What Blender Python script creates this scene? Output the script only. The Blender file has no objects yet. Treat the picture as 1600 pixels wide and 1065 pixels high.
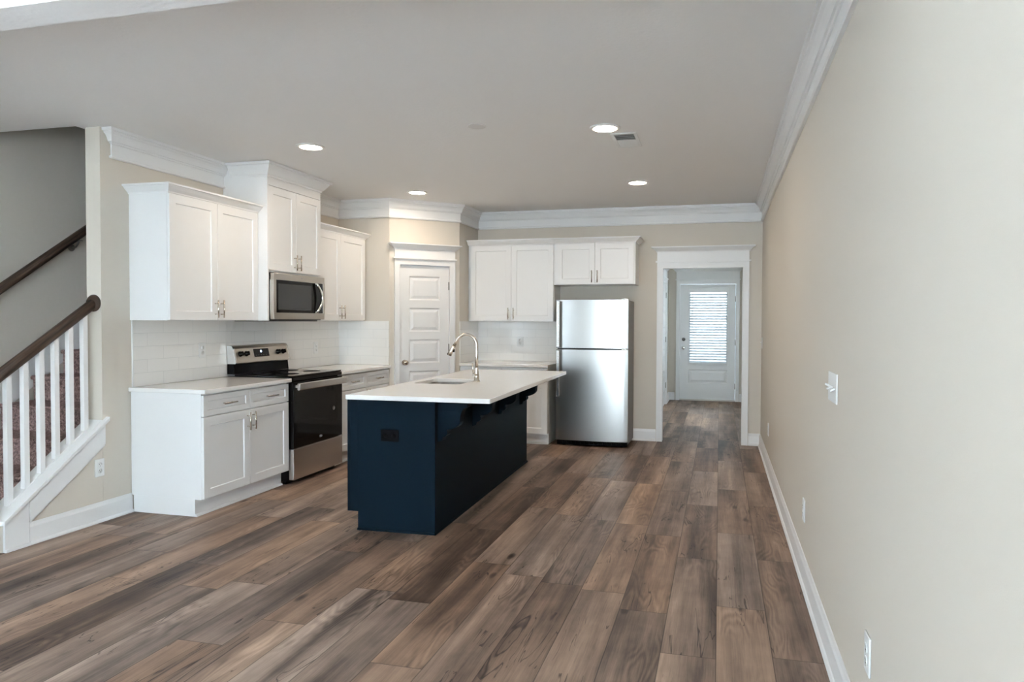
import bpy, bmesh, math, random
from mathutils import Vector, Matrix
random.seed(4)
C = bpy.context.scene.collection
S = bpy.context.scene
PI = math.pi

# ------------------------------------------------------------------ camera
F_PX, YAW, PITCH, ROLL, CAM_Z = 1092.722, 0.2465, 0.0227, 0.0042, 1.3814
CX, CY = 49.35, -6.889
cam_d = bpy.data.cameras.new('camera')
cam = bpy.data.objects.new('camera', cam_d); C.objects.link(cam)
cam_d.sensor_width = 36.0; cam_d.sensor_fit = 'HORIZONTAL'
cam_d.lens = F_PX * 36.0 / 1600.0
cam_d.shift_x = -CX / 1600.0; cam_d.shift_y = CY / 1600.0
cam_d.clip_start = 0.05; cam_d.clip_end = 200
_f = Vector((-math.sin(YAW) * math.cos(PITCH), math.cos(YAW) * math.cos(PITCH), -math.sin(PITCH)))
_r0 = Vector((math.cos(YAW), math.sin(YAW), 0)); _u0 = _r0.cross(_f)
_r = _r0 * math.cos(ROLL) + _u0 * math.sin(ROLL); _u = _u0 * math.cos(ROLL) - _r0 * math.sin(ROLL)
M = Matrix((( _r.x, _u.x, -_f.x, 0), (_r.y, _u.y, -_f.y, 0), (_r.z, _u.z, -_f.z, CAM_Z), (0, 0, 0, 1)))
cam.matrix_world = M
S.camera = cam

# ------------------------------------------------------------------ world, daylight, exposure
W = bpy.data.worlds.new('sky'); S.world = W; W.use_nodes = True
bg = W.node_tree.nodes['Background']
bg.inputs['Color'].default_value = (0.70, 0.84, 1.0, 1); bg.inputs['Strength'].default_value = 0.42
S.view_settings.view_transform = 'Standard'; S.view_settings.look = 'None'
S.view_settings.exposure = 1.17; S.view_settings.gamma = 1.0
S.view_settings.use_curve_mapping = False

def area(name, loc, rot, sx, sy, power, col, spread=PI):
    l = bpy.data.lights.new(name, 'AREA'); l.shape = 'RECTANGLE'; l.size = sx; l.size_y = sy
    l.energy = power; l.color = col; l.spread = spread
    o = bpy.data.objects.new(name, l); C.objects.link(o); o.location = loc; o.rotation_euler = rot
    return o
REAR_Y = -3.6; XWALL = -5.152
WINX = [(-3.80, -3.00), (-1.95, -1.20), (-1.05, 0.30)]   # rear windows of the living room
WZ0, WZ1 = 0.30, 2.40
for (a, b), pw in zip(WINX, (12, 70, 165)):
    area('daylight_rear_window', ((a + b) / 2, REAR_Y - 0.20, 1.35), (PI / 2, 0, 0), b - a, 2.1, pw, (0.74, 0.87, 1.0))
area('added_daylight_right', (0.452 + 0.20, -1.9, 1.35), (PI / 2, 0, PI / 2), 2.2, 2.1, 190, (0.74, 0.87, 1.0))  # added unseen window light, brightens the left kitchen wall
WINY = [(-2.9, -1.2), (-0.7, 1.0)]                     # side windows of the living room, facing the right wall
for a, b in WINY:
    area('daylight_side_window', (XWALL - 0.20, (a + b) / 2, 1.45), (PI / 2, 0, -PI / 2), b - a, 1.7, 64, (0.70, 0.84, 1.0))
area('daylight_back_door', (-0.19, 12.75, 1.30), (-PI / 2, 0, 0), 0.8, 1.5, 4, (0.78, 0.89, 1.0))

area('daylight_hall_side', (0.452 + 0.20, 10.3, 1.45), (PI / 2, 0, PI / 2), 1.3, 1.6, 38, (0.78, 0.90, 1.0))

# ------------------------------------------------------------------ measured positions
R, B, L, H = 0.452, 8.106, -4.082, 2.683
XW = -5.152                      # outer wall of the stairwell
PE = 3.884                       # near end of the kitchen's left wall
C0, C1, C2, P1 = 4.119, 5.114, 5.898, 6.938
X1, X2, Y2 = -3.467, -2.870, 7.480
CT = 0.893                       # worktop height

# ------------------------------------------------------------------ materials
def new_mat(name):
    m = bpy.data.materials.new(name); m.use_nodes = True
    return m, m.node_tree, m.node_tree.nodes['Principled BSDF']
def nd(t, typ, **kw):
    n = t.nodes.new(typ)
    for k, v in kw.items(): setattr(n, k, v)
    return n
def simple(name, col, rough=0.5, metal=0.0, bump=0.0, bscale=200.0, var=0.0, spec=0.5, coat=0.0, emis=None, estr=0.0, stretch=None, rvar=0.0):
    m, t, p = new_mat(name)
    p.inputs['Base Color'].default_value = (*col, 1); p.inputs['Roughness'].default_value = rough
    p.inputs['Metallic'].default_value = metal; p.inputs['Specular IOR Level'].default_value = spec
    p.inputs['Coat Weight'].default_value = coat; p.inputs['Coat Roughness'].default_value = 0.05
    if emis: p.inputs['Emission Color'].default_value = (*emis, 1); p.inputs['Emission Strength'].default_value = estr
    tc = nd(t, 'ShaderNodeTexCoord'); mp = nd(t, 'ShaderNodeMapping')
    t.links.new(tc.outputs['Object'], mp.inputs['Vector'])
    if stretch: mp.inputs['Scale'].default_value = stretch
    nz = nd(t, 'ShaderNodeTexNoise'); nz.inputs['Scale'].default_value = bscale; nz.inputs['Detail'].default_value = 3
    t.links.new(mp.outputs['Vector'], nz.inputs['Vector'])
    if bump > 0:
        bp = nd(t, 'ShaderNodeBump'); bp.inputs['Strength'].default_value = bump; bp.inputs['Distance'].default_value = 0.002
        t.links.new(nz.outputs['Fac'], bp.inputs['Height']); t.links.new(bp.outputs['Normal'], p.inputs['Normal'])
    mx = nd(t, 'ShaderNodeMix', data_type='RGBA', blend_type='MULTIPLY')
    mx.inputs[0].default_value = 1.0; mx.inputs[6].default_value = (*col, 1)
    rp = nd(t, 'ShaderNodeMapRange'); rp.inputs['To Min'].default_value = 1 - max(var, 0.01); rp.inputs['To Max'].default_value = 1.0
    t.links.new(nz.outputs['Fac'], rp.inputs['Value']); t.links.new(rp.outputs['Result'], mx.inputs[7])
    t.links.new(mx.outputs[2], p.inputs['Base Color'])
    if rvar:
        r2 = nd(t, 'ShaderNodeMapRange'); r2.inputs['To Min'].default_value = rough - rvar; r2.inputs['To Max'].default_value = rough + rvar
        t.links.new(nz.outputs['Fac'], r2.inputs['Value']); t.links.new(r2.outputs['Result'], p.inputs['Roughness'])
    return m

m_wall = simple('greige_wall_paint', (0.665, 0.605, 0.52), 0.75, bump=0.15, bscale=350, var=0.02)
m_trim = simple('white_trim_paint', (0.84, 0.835, 0.82), 0.35, bump=0.03, bscale=60, var=0.015)
m_cab = simple('white_cabinet_paint', (0.84, 0.835, 0.82), 0.33, bump=0.02, bscale=80, var=0.01)
m_cab_in = simple('cabinet_underside', (0.62, 0.60, 0.56), 0.5)
m_navy = simple('navy_cabinet_paint', (0.0065, 0.0145, 0.022), 0.5, bump=0.06, bscale=90, var=0.15, spec=0.03)
m_quartz = simple('white_quartz', (0.91, 0.895, 0.865), 0.10, bscale=25, var=0.04, spec=0.5)
m_black = simple('black_plastic', (0.003, 0.003, 0.0035), 0.45, spec=0.06)
m_blackgloss = simple('black_glass', (0.003, 0.003, 0.0035), 0.06, spec=0.2)
m_darkgrey = simple('dark_grey_panel', (0.05, 0.052, 0.055), 0.5)
m_steel = simple('brushed_stainless_steel', (0.60, 0.58, 0.55), 0.24, metal=1.0, bump=0.05, bscale=300, stretch=(0.05, 0.05, 1.0), var=0.05, rvar=0.04)
m_steel_v = simple('stainless_steel_door', (0.36, 0.35, 0.33), 0.28, metal=1.0, bscale=220, stretch=(1.0, 1.0, 0.03), var=0.03, rvar=0.01)
m_bronze_steel = simple('warm_stainless_steel', (0.50, 0.45, 0.39), 0.28, metal=1.0, bump=0.03, bscale=300, stretch=(0.05, 0.05, 1.0), var=0.05)
m_nickel = simple('brushed_nickel', (0.58, 0.53, 0.46), 0.24, metal=1.0, bscale=120, var=0.05)
m_chrome = simple('polished_nickel', (0.80, 0.79, 0.76), 0.10, metal=1.0)
m_hinge = simple('grey_hinge_metal', (0.30, 0.29, 0.27), 0.35, metal=1.0)
m_plate = simple('white_plate_plastic', (0.82, 0.82, 0.80), 0.35)
m_slot = simple('outlet_slot_dark', (0.05, 0.045, 0.04), 0.5)
m_fridge_side = simple('grey_appliance_side', (0.20, 0.195, 0.18), 0.45, bump=0.1, bscale=500)
m_gasket = simple('dark_gasket', (0.02, 0.022, 0.024), 0.6)
m_lens = simple('lit_lamp_lens', (0.9, 0.9, 0.88), 0.4, emis=(1.0, 0.85, 0.69), estr=80.0)
m_vent_dark = simple('vent_interior', (0.22, 0.21, 0.19), 0.7)
m_mark = simple('pale_logo_metal', (0.75, 0.76, 0.78), 0.25, metal=0.6)
m_disp = simple('display_glow', (0.02, 0.02, 0.02), 0.2, emis=(0.55, 0.75, 1.0), estr=2.5)
m_window_view = simple('microwave_window_mesh', (0.045, 0.047, 0.045), 0.12, bscale=900, var=0.3)
m_thresh = simple('aluminium_threshold', (0.62, 0.58, 0.52), 0.4, metal=0.3)

def ceiling_mat():
    m, t, p = new_mat('textured_ceiling_paint')
    p.inputs['Roughness'].default_value = 0.85
    p.inputs['Base Color'].default_value = (0.90, 0.895, 0.88, 1)
    tc = nd(t, 'ShaderNodeTexCoord')
    n1 = nd(t, 'ShaderNodeTexNoise'); n1.inputs['Scale'].default_value = 45; n1.inputs['Detail'].default_value = 4
    n2 = nd(t, 'ShaderNodeTexNoise'); n2.inputs['Scale'].default_value = 1.3; n2.inputs['Detail'].default_value = 2
    t.links.new(tc.outputs['Object'], n1.inputs['Vector']); t.links.new(tc.outputs['Object'], n2.inputs['Vector'])
    r = nd(t, 'ShaderNodeMapRange'); r.inputs['From Min'].default_value = 0.42; r.inputs['From Max'].default_value = 0.6
    t.links.new(n1.outputs['Fac'], r.inputs['Value'])
    q = nd(t, 'ShaderNodeMath', operation='MULTIPLY'); t.links.new(r.outputs['Result'], q.inputs[0]); t.links.new(n2.outputs['Fac'], q.inputs[1])
    b = nd(t, 'ShaderNodeBump'); b.inputs['Strength'].default_value = 0.35; b.inputs['Distance'].default_value = 0.002
    t.links.new(q.outputs[0], b.inputs['Height']); t.links.new(b.outputs['Normal'], p.inputs['Normal'])
    return m
m_ceil = ceiling_mat()

def floor_mat():
    m, t, p = new_mat('brown_vinyl_planks'); K = t.links.new
    def math_(op, a=None, b=None, c=None):
        n = nd(t, 'ShaderNodeMath', operation=op)
        for i, v in enumerate((a, b, c)):
            if v is None: continue
            if isinstance(v, (int, float)): n.inputs[i].default_value = v
            else: K(v, n.inputs[i])
        return n.outputs[0]
    tc = nd(t, 'ShaderNodeTexCoord'); sp = nd(t, 'ShaderNodeSeparateXYZ'); K(tc.outputs['Object'], sp.inputs[0])
    PW, PL = 0.2257, 1.22
    u = math_('DIVIDE', math_('ADD', sp.outputs['X'], 0.002), PW); row = math_('FLOOR', u); fx = math_('FRACT', u)
    w1 = nd(t, 'ShaderNodeTexWhiteNoise', noise_dimensions='1D'); K(row, w1.inputs['W'])
    v = math_('DIVIDE', math_('ADD', sp.outputs['Y'], math_('MULTIPLY', w1.outputs['Value'], PL * 3.7)), PL)
    col = math_('FLOOR', v); fy = math_('FRACT', v)
    cid = nd(t, 'ShaderNodeCombineXYZ'); K(row, cid.inputs[0]); K(col, cid.inputs[1])
    w2 = nd(t, 'ShaderNodeTexWhiteNoise', noise_dimensions='3D'); K(cid.outputs[0], w2.inputs['Vector'])
    sr = nd(t, 'ShaderNodeSeparateColor'); K(w2.outputs['Color'], sr.inputs[0])
    r1, r2, r3 = sr.outputs[0], sr.outputs[1], sr.outputs[2]
    # plank-local coordinates, shifted per plank
    def vec(sx, sy, off):
        c = nd(t, 'ShaderNodeCombineXYZ')
        K(math_('ADD', math_('MULTIPLY', sp.outputs['X'], sx), math_('MULTIPLY', r1, off)), c.inputs[0])
        K(math_('ADD', math_('MULTIPLY', sp.outputs['Y'], sy), math_('MULTIPLY', r2, off)), c.inputs[1])
        K(math_('MULTIPLY', r3, 17.0), c.inputs[2]); return c.outputs[0]
    def noise(vc, sc, det=3, rg=0.55, dist=0.0):
        n = nd(t, 'ShaderNodeTexNoise'); K(vc, n.inputs['Vector']); n.inputs['Scale'].default_value = sc
        n.inputs['Detail'].default_value = det; n.inputs['Roughness'].default_value = rg; n.inputs['Distortion'].default_value = dist
        return n.outputs['Fac']
    band = noise(vec(7.0, 0.55, 40), 1.0, 2, 0.5, 0.3)        # wide tone bands along the board
    blot = noise(vec(3.0, 2.2, 31), 1.6, 4, 0.6)
    fine = noise(vec(150.0, 5.0, 23), 1.0, 4, 0.7)
    mid = noise(vec(38.0, 1.6, 57), 1.0, 4, 0.65, 0.6)
    # cathedral grain: rings of a stretched, warped distance field
    warp = noise(vec(6.0, 1.1, 19), 1.0, 2, 0.5)
    ring = math_('SINE', math_('MULTIPLY', math_('ADD', math_('MULTIPLY', warp, 1.0), math_('MULTIPLY', noise(vec(2.0, 0.4, 77), 1.0, 1), 0.6)), 95.0))
    ringm = math_('MULTIPLY', math_('SMOOTH_MIN', math_('MAXIMUM', math_('SUBTRACT', noise(vec(5.0, 1.3, 91), 1.0, 1), 0.52), 0.0), 0.12, 0.02), 6.0)
    # knots
    vo = nd(t, 'ShaderNodeTexVoronoi'); K(vec(5.2, 2.0, 63), vo.inputs['Vector']); vo.inputs['Scale'].default_value = 1.0
    ksep = nd(t, 'ShaderNodeSeparateColor'); K(vo.outputs['Color'], ksep.inputs[0])
    kd = math_('MULTIPLY', vo.outputs['Distance'], 1.0)
    knot = math_('MULTIPLY', math_('MAXIMUM', math_('SUBTRACT', 0.13, kd), 0.0), 6.0)
    knot = math_('MULTIPLY', knot, math_('GREATER_THAN', ksep.outputs[0], 0.45))
    # cracks: thin dark wandering lines
    cr = noise(vec(9.0, 0.9, 44), 1.0, 3, 0.6, 1.0)
    crack = math_('MAXIMUM', math_('SUBTRACT', 1.0, math_('MULTIPLY', math_('ABSOLUTE', math_('SUBTRACT', cr, 0.5)), 95.0)), 0.0)
    crack = math_('MULTIPLY', crack, math_('GREATER_THAN', noise(vec(3.0, 2.0, 12), 1.0, 1), 0.56))
    tone = math_('ADD', math_('MULTIPLY', math_('SUBTRACT', band, 0.5), 1.25), math_('MULTIPLY', math_('SUBTRACT', blot, 0.5), 0.45))
    tone = math_('ADD', tone, math_('MULTIPLY', math_('SUBTRACT', fine, 0.5), 0.42))
    tone = math_('ADD', tone, math_('MULTIPLY', math_('SUBTRACT', mid, 0.5), 0.40))
    tone = math_('ADD', tone, math_('MULTIPLY', math_('SUBTRACT', r1, 0.5), 0.26))
    tone = math_('ADD', tone, math_('MULTIPLY', math_('MULTIPLY', ring, ringm), 0.11))
    tone = math_('SUBTRACT', tone, math_('MULTIPLY', knot, 0.8))
    tone = math_('SUBTRACT', tone, math_('MULTIPLY', crack, 0.42))
    tone = math_('ADD', tone, 0.5)
    cr_ = nd(t, 'ShaderNodeValToRGB'); K(tone, cr_.inputs[0]); e = cr_.color_ramp.elements
    e[0].position = 0.0; e[0].color = (0.040, 0.026, 0.020, 1)
    e[1].position = 1.0; e[1].color = (0.56, 0.385, 0.275, 1)
    for pos, c in ((0.28, (0.118, 0.077, 0.058, 1)), (0.5, (0.232, 0.155, 0.113, 1)), (0.74, (0.365, 0.246, 0.176, 1))):
        x = e.new(pos); x.color = c
    # grey / brown shift per plank
    hs = nd(t, 'ShaderNodeHueSaturation'); K(cr_.outputs[0], hs.inputs['Color'])
    K(math_('ADD', 0.78, math_('MULTIPLY', r3, 0.32)), hs.inputs['Saturation'])
    # seams
    ex = math_('MULTIPLY', math_('MINIMUM', fx, math_('SUBTRACT', 1.0, fx)), PW)
    ey = math_('MULTIPLY', math_('MINIMUM', fy, math_('SUBTRACT', 1.0, fy)), PL)
    seam = math_('MINIMUM', ex, ey)
    sm = nd(t, 'ShaderNodeMapRange'); sm.inputs['From Min'].default_value = 0.0006; sm.inputs['From Max'].default_value = 0.0030
    sm.inputs['To Min'].default_value = 0.35; K(seam, sm.inputs['Value'])
    mx = nd(t, 'ShaderNodeMix', data_type='RGBA', blend_type='MULTIPLY'); mx.inputs[0].default_value = 1.0
    K(hs.outputs[0], mx.inputs[6]); K(sm.outputs['Result'], mx.inputs[7]); K(mx.outputs[2], p.inputs['Base Color'])
    K(math_('ADD', 0.40, math_('MULTIPLY', fine, 0.16)), p.inputs['Roughness'])
    p.inputs['Specular IOR Level'].default_value = 0.22
    bp = nd(t, 'ShaderNodeBump'); bp.inputs['Strength'].default_value = 0.35; bp.inputs['Distance'].default_value = 0.0012
    hh = math_('ADD', math_('MULTIPLY', fine, 0.25), math_('MULTIPLY', sm.outputs['Result'], 0.9))
    K(hh, bp.inputs['Height']); K(bp.outputs['Normal'], p.inputs['Normal'])
    return m
m_floor = floor_mat()

def tile_mat():
    m, t, p = new_mat('white_subway_tile'); K = t.links.new
    tc = nd(t, 'ShaderNodeTexCoord'); br = nd(t, 'ShaderNodeTexBrick')
    mp = nd(t, 'ShaderNodeMapping'); K(tc.outputs['UV'], mp.inputs['Vector']); K(mp.outputs['Vector'], br.inputs['Vector'])
    br.offset = 0.5; br.inputs['Scale'].default_value = 1.0
    br.inputs['Brick Width'].default_value = 0.3048; br.inputs['Row Height'].default_value = 0.0965
    br.inputs['Mortar Size'].default_value = 0.0016; br.inputs['Mortar Smooth'].default_value = 0.3
    br.inputs['Color1'].default_value = (0.88, 0.86, 0.82, 1); br.inputs['Color2'].default_value = (0.86, 0.84, 0.80, 1)
    br.inputs['Mortar'].default_value = (0.74, 0.73, 0.70, 1)
    K(br.outputs['Color'], p.inputs['Base Color']); p.inputs['Roughness'].default_value = 0.10
    inv = nd(t, 'ShaderNodeMath', operation='SUBTRACT'); inv.inputs[0].default_value = 1.0; K(br.outputs['Fac'], inv.inputs[1])
    bp = nd(t, 'ShaderNodeBump'); bp.inputs['Strength'].default_value = 0.5; bp.inputs['Distance'].default_value = 0.0015
    K(inv.outputs[0], bp.inputs['Height'])
    nz = nd(t, 'ShaderNodeTexNoise'); nz.inputs['Scale'].default_value = 6; K(tc.outputs['UV'], nz.inputs['Vector'])
    b2 = nd(t, 'ShaderNodeBump'); b2.inputs['Strength'].default_value = 0.25; b2.inputs['Distance'].default_value = 0.004
    K(nz.outputs['Fac'], b2.inputs['Height']); K(bp.outputs['Normal'], b2.inputs['Normal']); K(b2.outputs['Normal'], p.inputs['Normal'])
    return m
m_tile = tile_mat()

def wood_mat():
    m, t, p = new_mat('dark_stained_wood'); K = t.links.new
    tc = nd(t, 'ShaderNodeTexCoord'); mp = nd(t, 'ShaderNodeMapping'); K(tc.outputs['UV'], mp.inputs['Vector'])
    mp.inputs['Scale'].default_value = (60, 2.5, 1)
    nz = nd(t, 'ShaderNodeTexNoise'); nz.inputs['Scale'].default_value = 1.0; nz.inputs['Detail'].default_value = 4; K(mp.outputs['Vector'], nz.inputs['Vector'])
    cr = nd(t, 'ShaderNodeValToRGB'); K(nz.outputs['Fac'], cr.inputs[0]); e = cr.color_ramp.elements
    e[0].position = 0.3; e[0].color = (0.012, 0.008, 0.006, 1); e[1].position = 0.72; e[1].color = (0.12, 0.075, 0.052, 1)
    K(cr.outputs[0], p.inputs['Base Color']); p.inputs['Roughness'].default_value = 0.42; p.inputs['Specular IOR Level'].default_value = 0.25
    return m
m_wood = wood_mat()

def carpet_mat():
    m, t, p = new_mat('brown_speckled_carpet'); K = t.links.new
    tc = nd(t, 'ShaderNodeTexCoord')
    a = nd(t, 'ShaderNodeTexNoise'); a.inputs['Scale'].default_value = 70; a.inputs['Detail'].default_value = 5; a.inputs['Roughness'].default_value = 0.8; K(tc.outputs['Object'], a.inputs['Vector'])
    b = nd(t, 'ShaderNodeTexNoise'); b.inputs['Scale'].default_value = 160; b.inputs['Detail'].default_value = 3; K(tc.outputs['Object'], b.inputs['Vector'])
    cr = nd(t, 'ShaderNodeValToRGB'); K(a.outputs['Fac'], cr.inputs[0]); e = cr.color_ramp.elements
    e[0].position = 0.36; e[0].color = (0.09, 0.062, 0.060, 1); e[1].position = 0.62; e[1].color = (0.58, 0.40, 0.36, 1)
    x = e.new(0.48); x.color = (0.29, 0.19, 0.175, 1)
    K(cr.outputs[0], p.inputs['Base Color']); p.inputs['Roughness'].default_value = 0.95; p.inputs['Specular IOR Level'].default_value = 0.1
    bp = nd(t, 'ShaderNodeBump'); bp.inputs['Strength'].default_value = 1.0; bp.inputs['Distance'].default_value = 0.008
    K(b.outputs['Fac'], bp.inputs['Height']); K(bp.outputs['Normal'], p.inputs['Normal'])
    return m
m_carpet = carpet_mat()

def glass_mat():
    m, t, p = new_mat('clear_window_glass')
    p.inputs['Base Color'].default_value = (0.95, 0.98, 0.98, 1); p.inputs['Roughness'].default_value = 0.0
    p.inputs['IOR'].default_value = 1.45; p.inputs['Transmission Weight'].default_value = 1.0
    return m
m_glass = glass_mat()
def slat_mat():
    m, t, p = new_mat('white_translucent_blind'); K = t.links.new
    p.inputs['Base Color'].default_value = (0.85, 0.87, 0.88, 1); p.inputs['Roughness'].default_value = 0.5
    tr = nd(t, 'ShaderNodeBsdfTranslucent'); tr.inputs['Color'].default_value = (0.85, 0.90, 0.92, 1)
    mx = nd(t, 'ShaderNodeMixShader'); mx.inputs[0].default_value = 0.45
    out = t.nodes['Material Output']; K(p.outputs[0], mx.inputs[1]); K(tr.outputs[0], mx.inputs[2]); K(mx.outputs[0], out.inputs['Surface'])
    return m
m_slat = slat_mat()

# ------------------------------------------------------------------ mesh helpers
def bx(bm, x0, x1, y0, y1, z0, z1):
    vs = [bm.verts.new((x, y, z)) for x in (x0, x1) for y in (y0, y1) for z in (z0, z1)]
    for f in ((0, 1, 3, 2), (4, 6, 7, 5), (0, 4, 5, 1), (2, 3, 7, 6), (0, 2, 6, 4), (1, 5, 7, 3)):
        bm.faces.new([vs[i] for i in f])
def prism(bm, pts, axis, a, b):
    """closed outline extruded along an axis; pts are the two other coordinates in order"""
    def P(p, t):
        return {'x': (t, p[0], p[1]), 'y': (p[0], t, p[1]), 'z': (p[0], p[1], t)}[axis]
    v0 = [bm.verts.new(P(p, a)) for p in pts]; v1 = [bm.verts.new(P(p, b)) for p in pts]
    n = len(pts)
    bm.faces.new(v0); bm.faces.new(v1[::-1])
    for i in range(n): bm.faces.new((v0[i], v1[i], v1[(i + 1) % n], v0[(i + 1) % n]))
def tube(bm, pts, rad, seg=12, caps=True):
    pts = [Vector(p) for p in pts]; rads = rad if isinstance(rad, (list, tuple)) else [rad] * len(pts)
    rings = []; n = None
    uv = bm.loops.layers.uv.verify(); dist = [0.0]
    for i in range(1, len(pts)): dist.append(dist[-1] + (pts[i] - pts[i - 1]).length)
    for i, p in enumerate(pts):
        t = (pts[min(i + 1, len(pts) - 1)] - pts[max(i - 1, 0)]).normalized()
        if n is None:
            n = t.orthogonal().normalized()
        n = (n - t * n.dot(t)).normalized(); b = t.cross(n)
        rings.append([bm.verts.new(p + (n * math.cos(2 * PI * k / seg) + b * math.sin(2 * PI * k / seg)) * rads[i]) for k in range(seg)])
    for i in range(len(rings) - 1):
        for k in range(seg):
            f = bm.faces.new((rings[i][k], rings[i][(k + 1) % seg], rings[i + 1][(k + 1) % seg], rings[i + 1][k])); f.smooth = True
            for lp, (uu, vv) in zip(f.loops, ((k, i), (k + 1, i), (k + 1, i + 1), (k, i + 1))): lp[uv].uv = (uu / seg * 2 * PI * rads[i], dist[vv])
    if caps:
        bm.faces.new(rings[0][::-1]); bm.faces.new(rings[-1])
def lathe(bm, prof, origin=(0, 0, 0), axis='z', seg=24):
    """prof: (radius, height) pairs"""
    o = Vector(origin); rings = []
    for r, h in prof:
        ring = []
        for k in range(seg):
            c, s = math.cos(2 * PI * k / seg) * r, math.sin(2 * PI * k / seg) * r
            v = {'z': (c, s, h), 'y': (c, h, s), 'x': (h, c, s)}[axis]
            ring.append(bm.verts.new(o + Vector(v)))
        rings.append(ring)
    for i in range(len(rings) - 1):
        for k in range(seg):
            f = bm.faces.new((rings[i][k], rings[i][(k + 1) % seg], rings[i + 1][(k + 1) % seg], rings[i + 1][k])); f.smooth = True
    if prof[0][0] > 1e-6: bm.faces.new(rings[0][::-1])
    if prof[-1][0] > 1e-6: bm.faces.new(rings[-1])
def sweep(bm, path, prof, zref=0.0):
    """profile (out, z) swept along an XY path with mitred corners; 'out' is to the right of travel"""
    P = [Vector((p[0], p[1])) for p in path]; n = len(P); rows = []
    for i in range(n):
        d0 = (P[i] - P[i - 1]).normalized() if i > 0 else (P[1] - P[0]).normalized()
        d1 = (P[i + 1] - P[i]).normalized() if i < n - 1 else d0
        n0 = Vector((d0.y, -d0.x)); n1 = Vector((d1.y, -d1.x)); m = (n0 + n1)
        m = m / max(m.dot(n0), 0.2)
        rows.append([bm.verts.new((P[i].x + m.x * o, P[i].y + m.y * o, zref + z)) for o, z in prof])
    k = len(prof)
    for i in range(n - 1):
        for j in range(k): bm.faces.new((rows[i][j], rows[i][(j + 1) % k], rows[i + 1][(j + 1) % k], rows[i + 1][j]))
    bm.faces.new(rows[0][::-1]); bm.faces.new(rows[-1])
def obj(name, bm, mat, parent=None, bevel=0.0, loc=None, smooth=False):
    bmesh.ops.remove_doubles(bm, verts=bm.verts, dist=1e-6)
    bmesh.ops.recalc_face_normals(bm, faces=bm.faces)
    me = bpy.data.meshes.new(name); bm.to_mesh(me); bm.free()
    me.materials.append(mat)
    o = bpy.data.objects.new(name, me); C.objects.link(o)
    if parent: o.parent = parent
    if loc: o.location = loc
    if smooth:
        for p in me.polygons: p.use_smooth = True
    if bevel > 0:
        b = o.modifiers.new('bevel', 'BEVEL'); b.width = bevel; b.segments = 2; b.limit_method = 'ANGLE'; b.angle_limit = math.radians(40)
    return o
def NB(): return bmesh.new()
def box_obj(name, x0, x1, y0, y1, z0, z1, mat, parent=None, bevel=0.0):
    b = NB(); bx(b, x0, x1, y0, y1, z0, z1); return obj(name, b, mat, parent, bevel)
def tag(o, label, cat, group=None, kind=None):
    o['label'] = label; o['category'] = cat
    if group: o['group'] = group
    if kind: o['kind'] = kind
    return o
def thing(name, label, cat, loc=(0, 0, 0), rz=0.0, group=None):
    o = bpy.data.objects.new(name, None); C.objects.link(o); o.location = loc; o.rotation_euler = (0, 0, rz)
    o.empty_display_size = 0.1
    return tag(o, label, cat, group)
def struct(name, bm, mat, label, cat, bevel=0.0):
    return tag(obj(name, bm, mat, None, bevel), label, cat, None, 'structure')
def dup(root, loc=None, rz=None, label=None):
    r = root.copy(); C.objects.link(r)
    if loc is not None: r.location = loc
    if rz is not None: r.rotation_euler = (0, 0, rz)
    if label: r['label'] = label
    for ch in root.children:
        c = ch.copy(); C.objects.link(c); c.parent = r
        for g in ch.children:
            d = g.copy(); C.objects.link(d); d.parent = c
    return r
def uv_box(o, horiz, zoff=0.0):
    """UV in metres: u along 'horiz' (world direction), v = z"""
    me = o.data; uvl = me.uv_layers.new(name='UV')
    for lp in me.loops:
        co = me.vertices[lp.vertex_index].co
        uvl.data[lp.index].uv = (co.x * horiz[0] + co.y * horiz[1], co.z - zoff)

# ================================================================== THE SHELL
b = NB(); bx(b, XW - 0.12, R + 0.12, REAR_Y - 0.12, 12.6, -0.10, 0.0)
struct('floor', b, m_floor, 'dark brown wood-look plank floor running through kitchen and hall', 'floor')

LIV = H + 0.22
b = NB()
bx(b, -4.24, R + 0.12, 2.052, 12.60, H, H + 0.30)
bx(b, XW - 0.12, -4.24, 2.052, 3.845, H, H + 0.30)
bx(b, XW - 0.12, R + 0.12, REAR_Y - 0.12, 1.905, LIV, LIV + 0.08)
bx(b, XW - 0.12, -4.1, 3.845, 8.3, 5.2, 5.3)
struct('ceiling', b, m_ceil, 'grey-white lightly textured ceiling over the kitchen and living area', 'ceiling')

b = NB(); bx(b, XW, R, 1.905, 2.052, 2.45, LIV + .08)
struct('trim_3', b, m_ceil, 'dropped grey-white ceiling beam crossing the top left corner of the photo', 'ceiling beam')
b = NB(); bx(b, R, R + 0.12, REAR_Y - 0.12, -3.0, 0, LIV); bx(b, R, R + 0.12, -0.8, 9.65, 0, LIV); bx(b, R, R + 0.12, -3.0, -0.8, 0, 0.3); bx(b, R, R + 0.12, -3.0, -0.8, 2.4, LIV); bx(b, R, R + 0.12, 10.95, 12.6, 0, LIV); bx(b, R, R + 0.12, 9.65, 10.95, 0, 0.65); bx(b, R, R + 0.12, 9.65, 10.95, 2.25, LIV)
struct('wall_right', b, m_wall, 'long plain light greige wall on the right side of the photo', 'wall')
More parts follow.
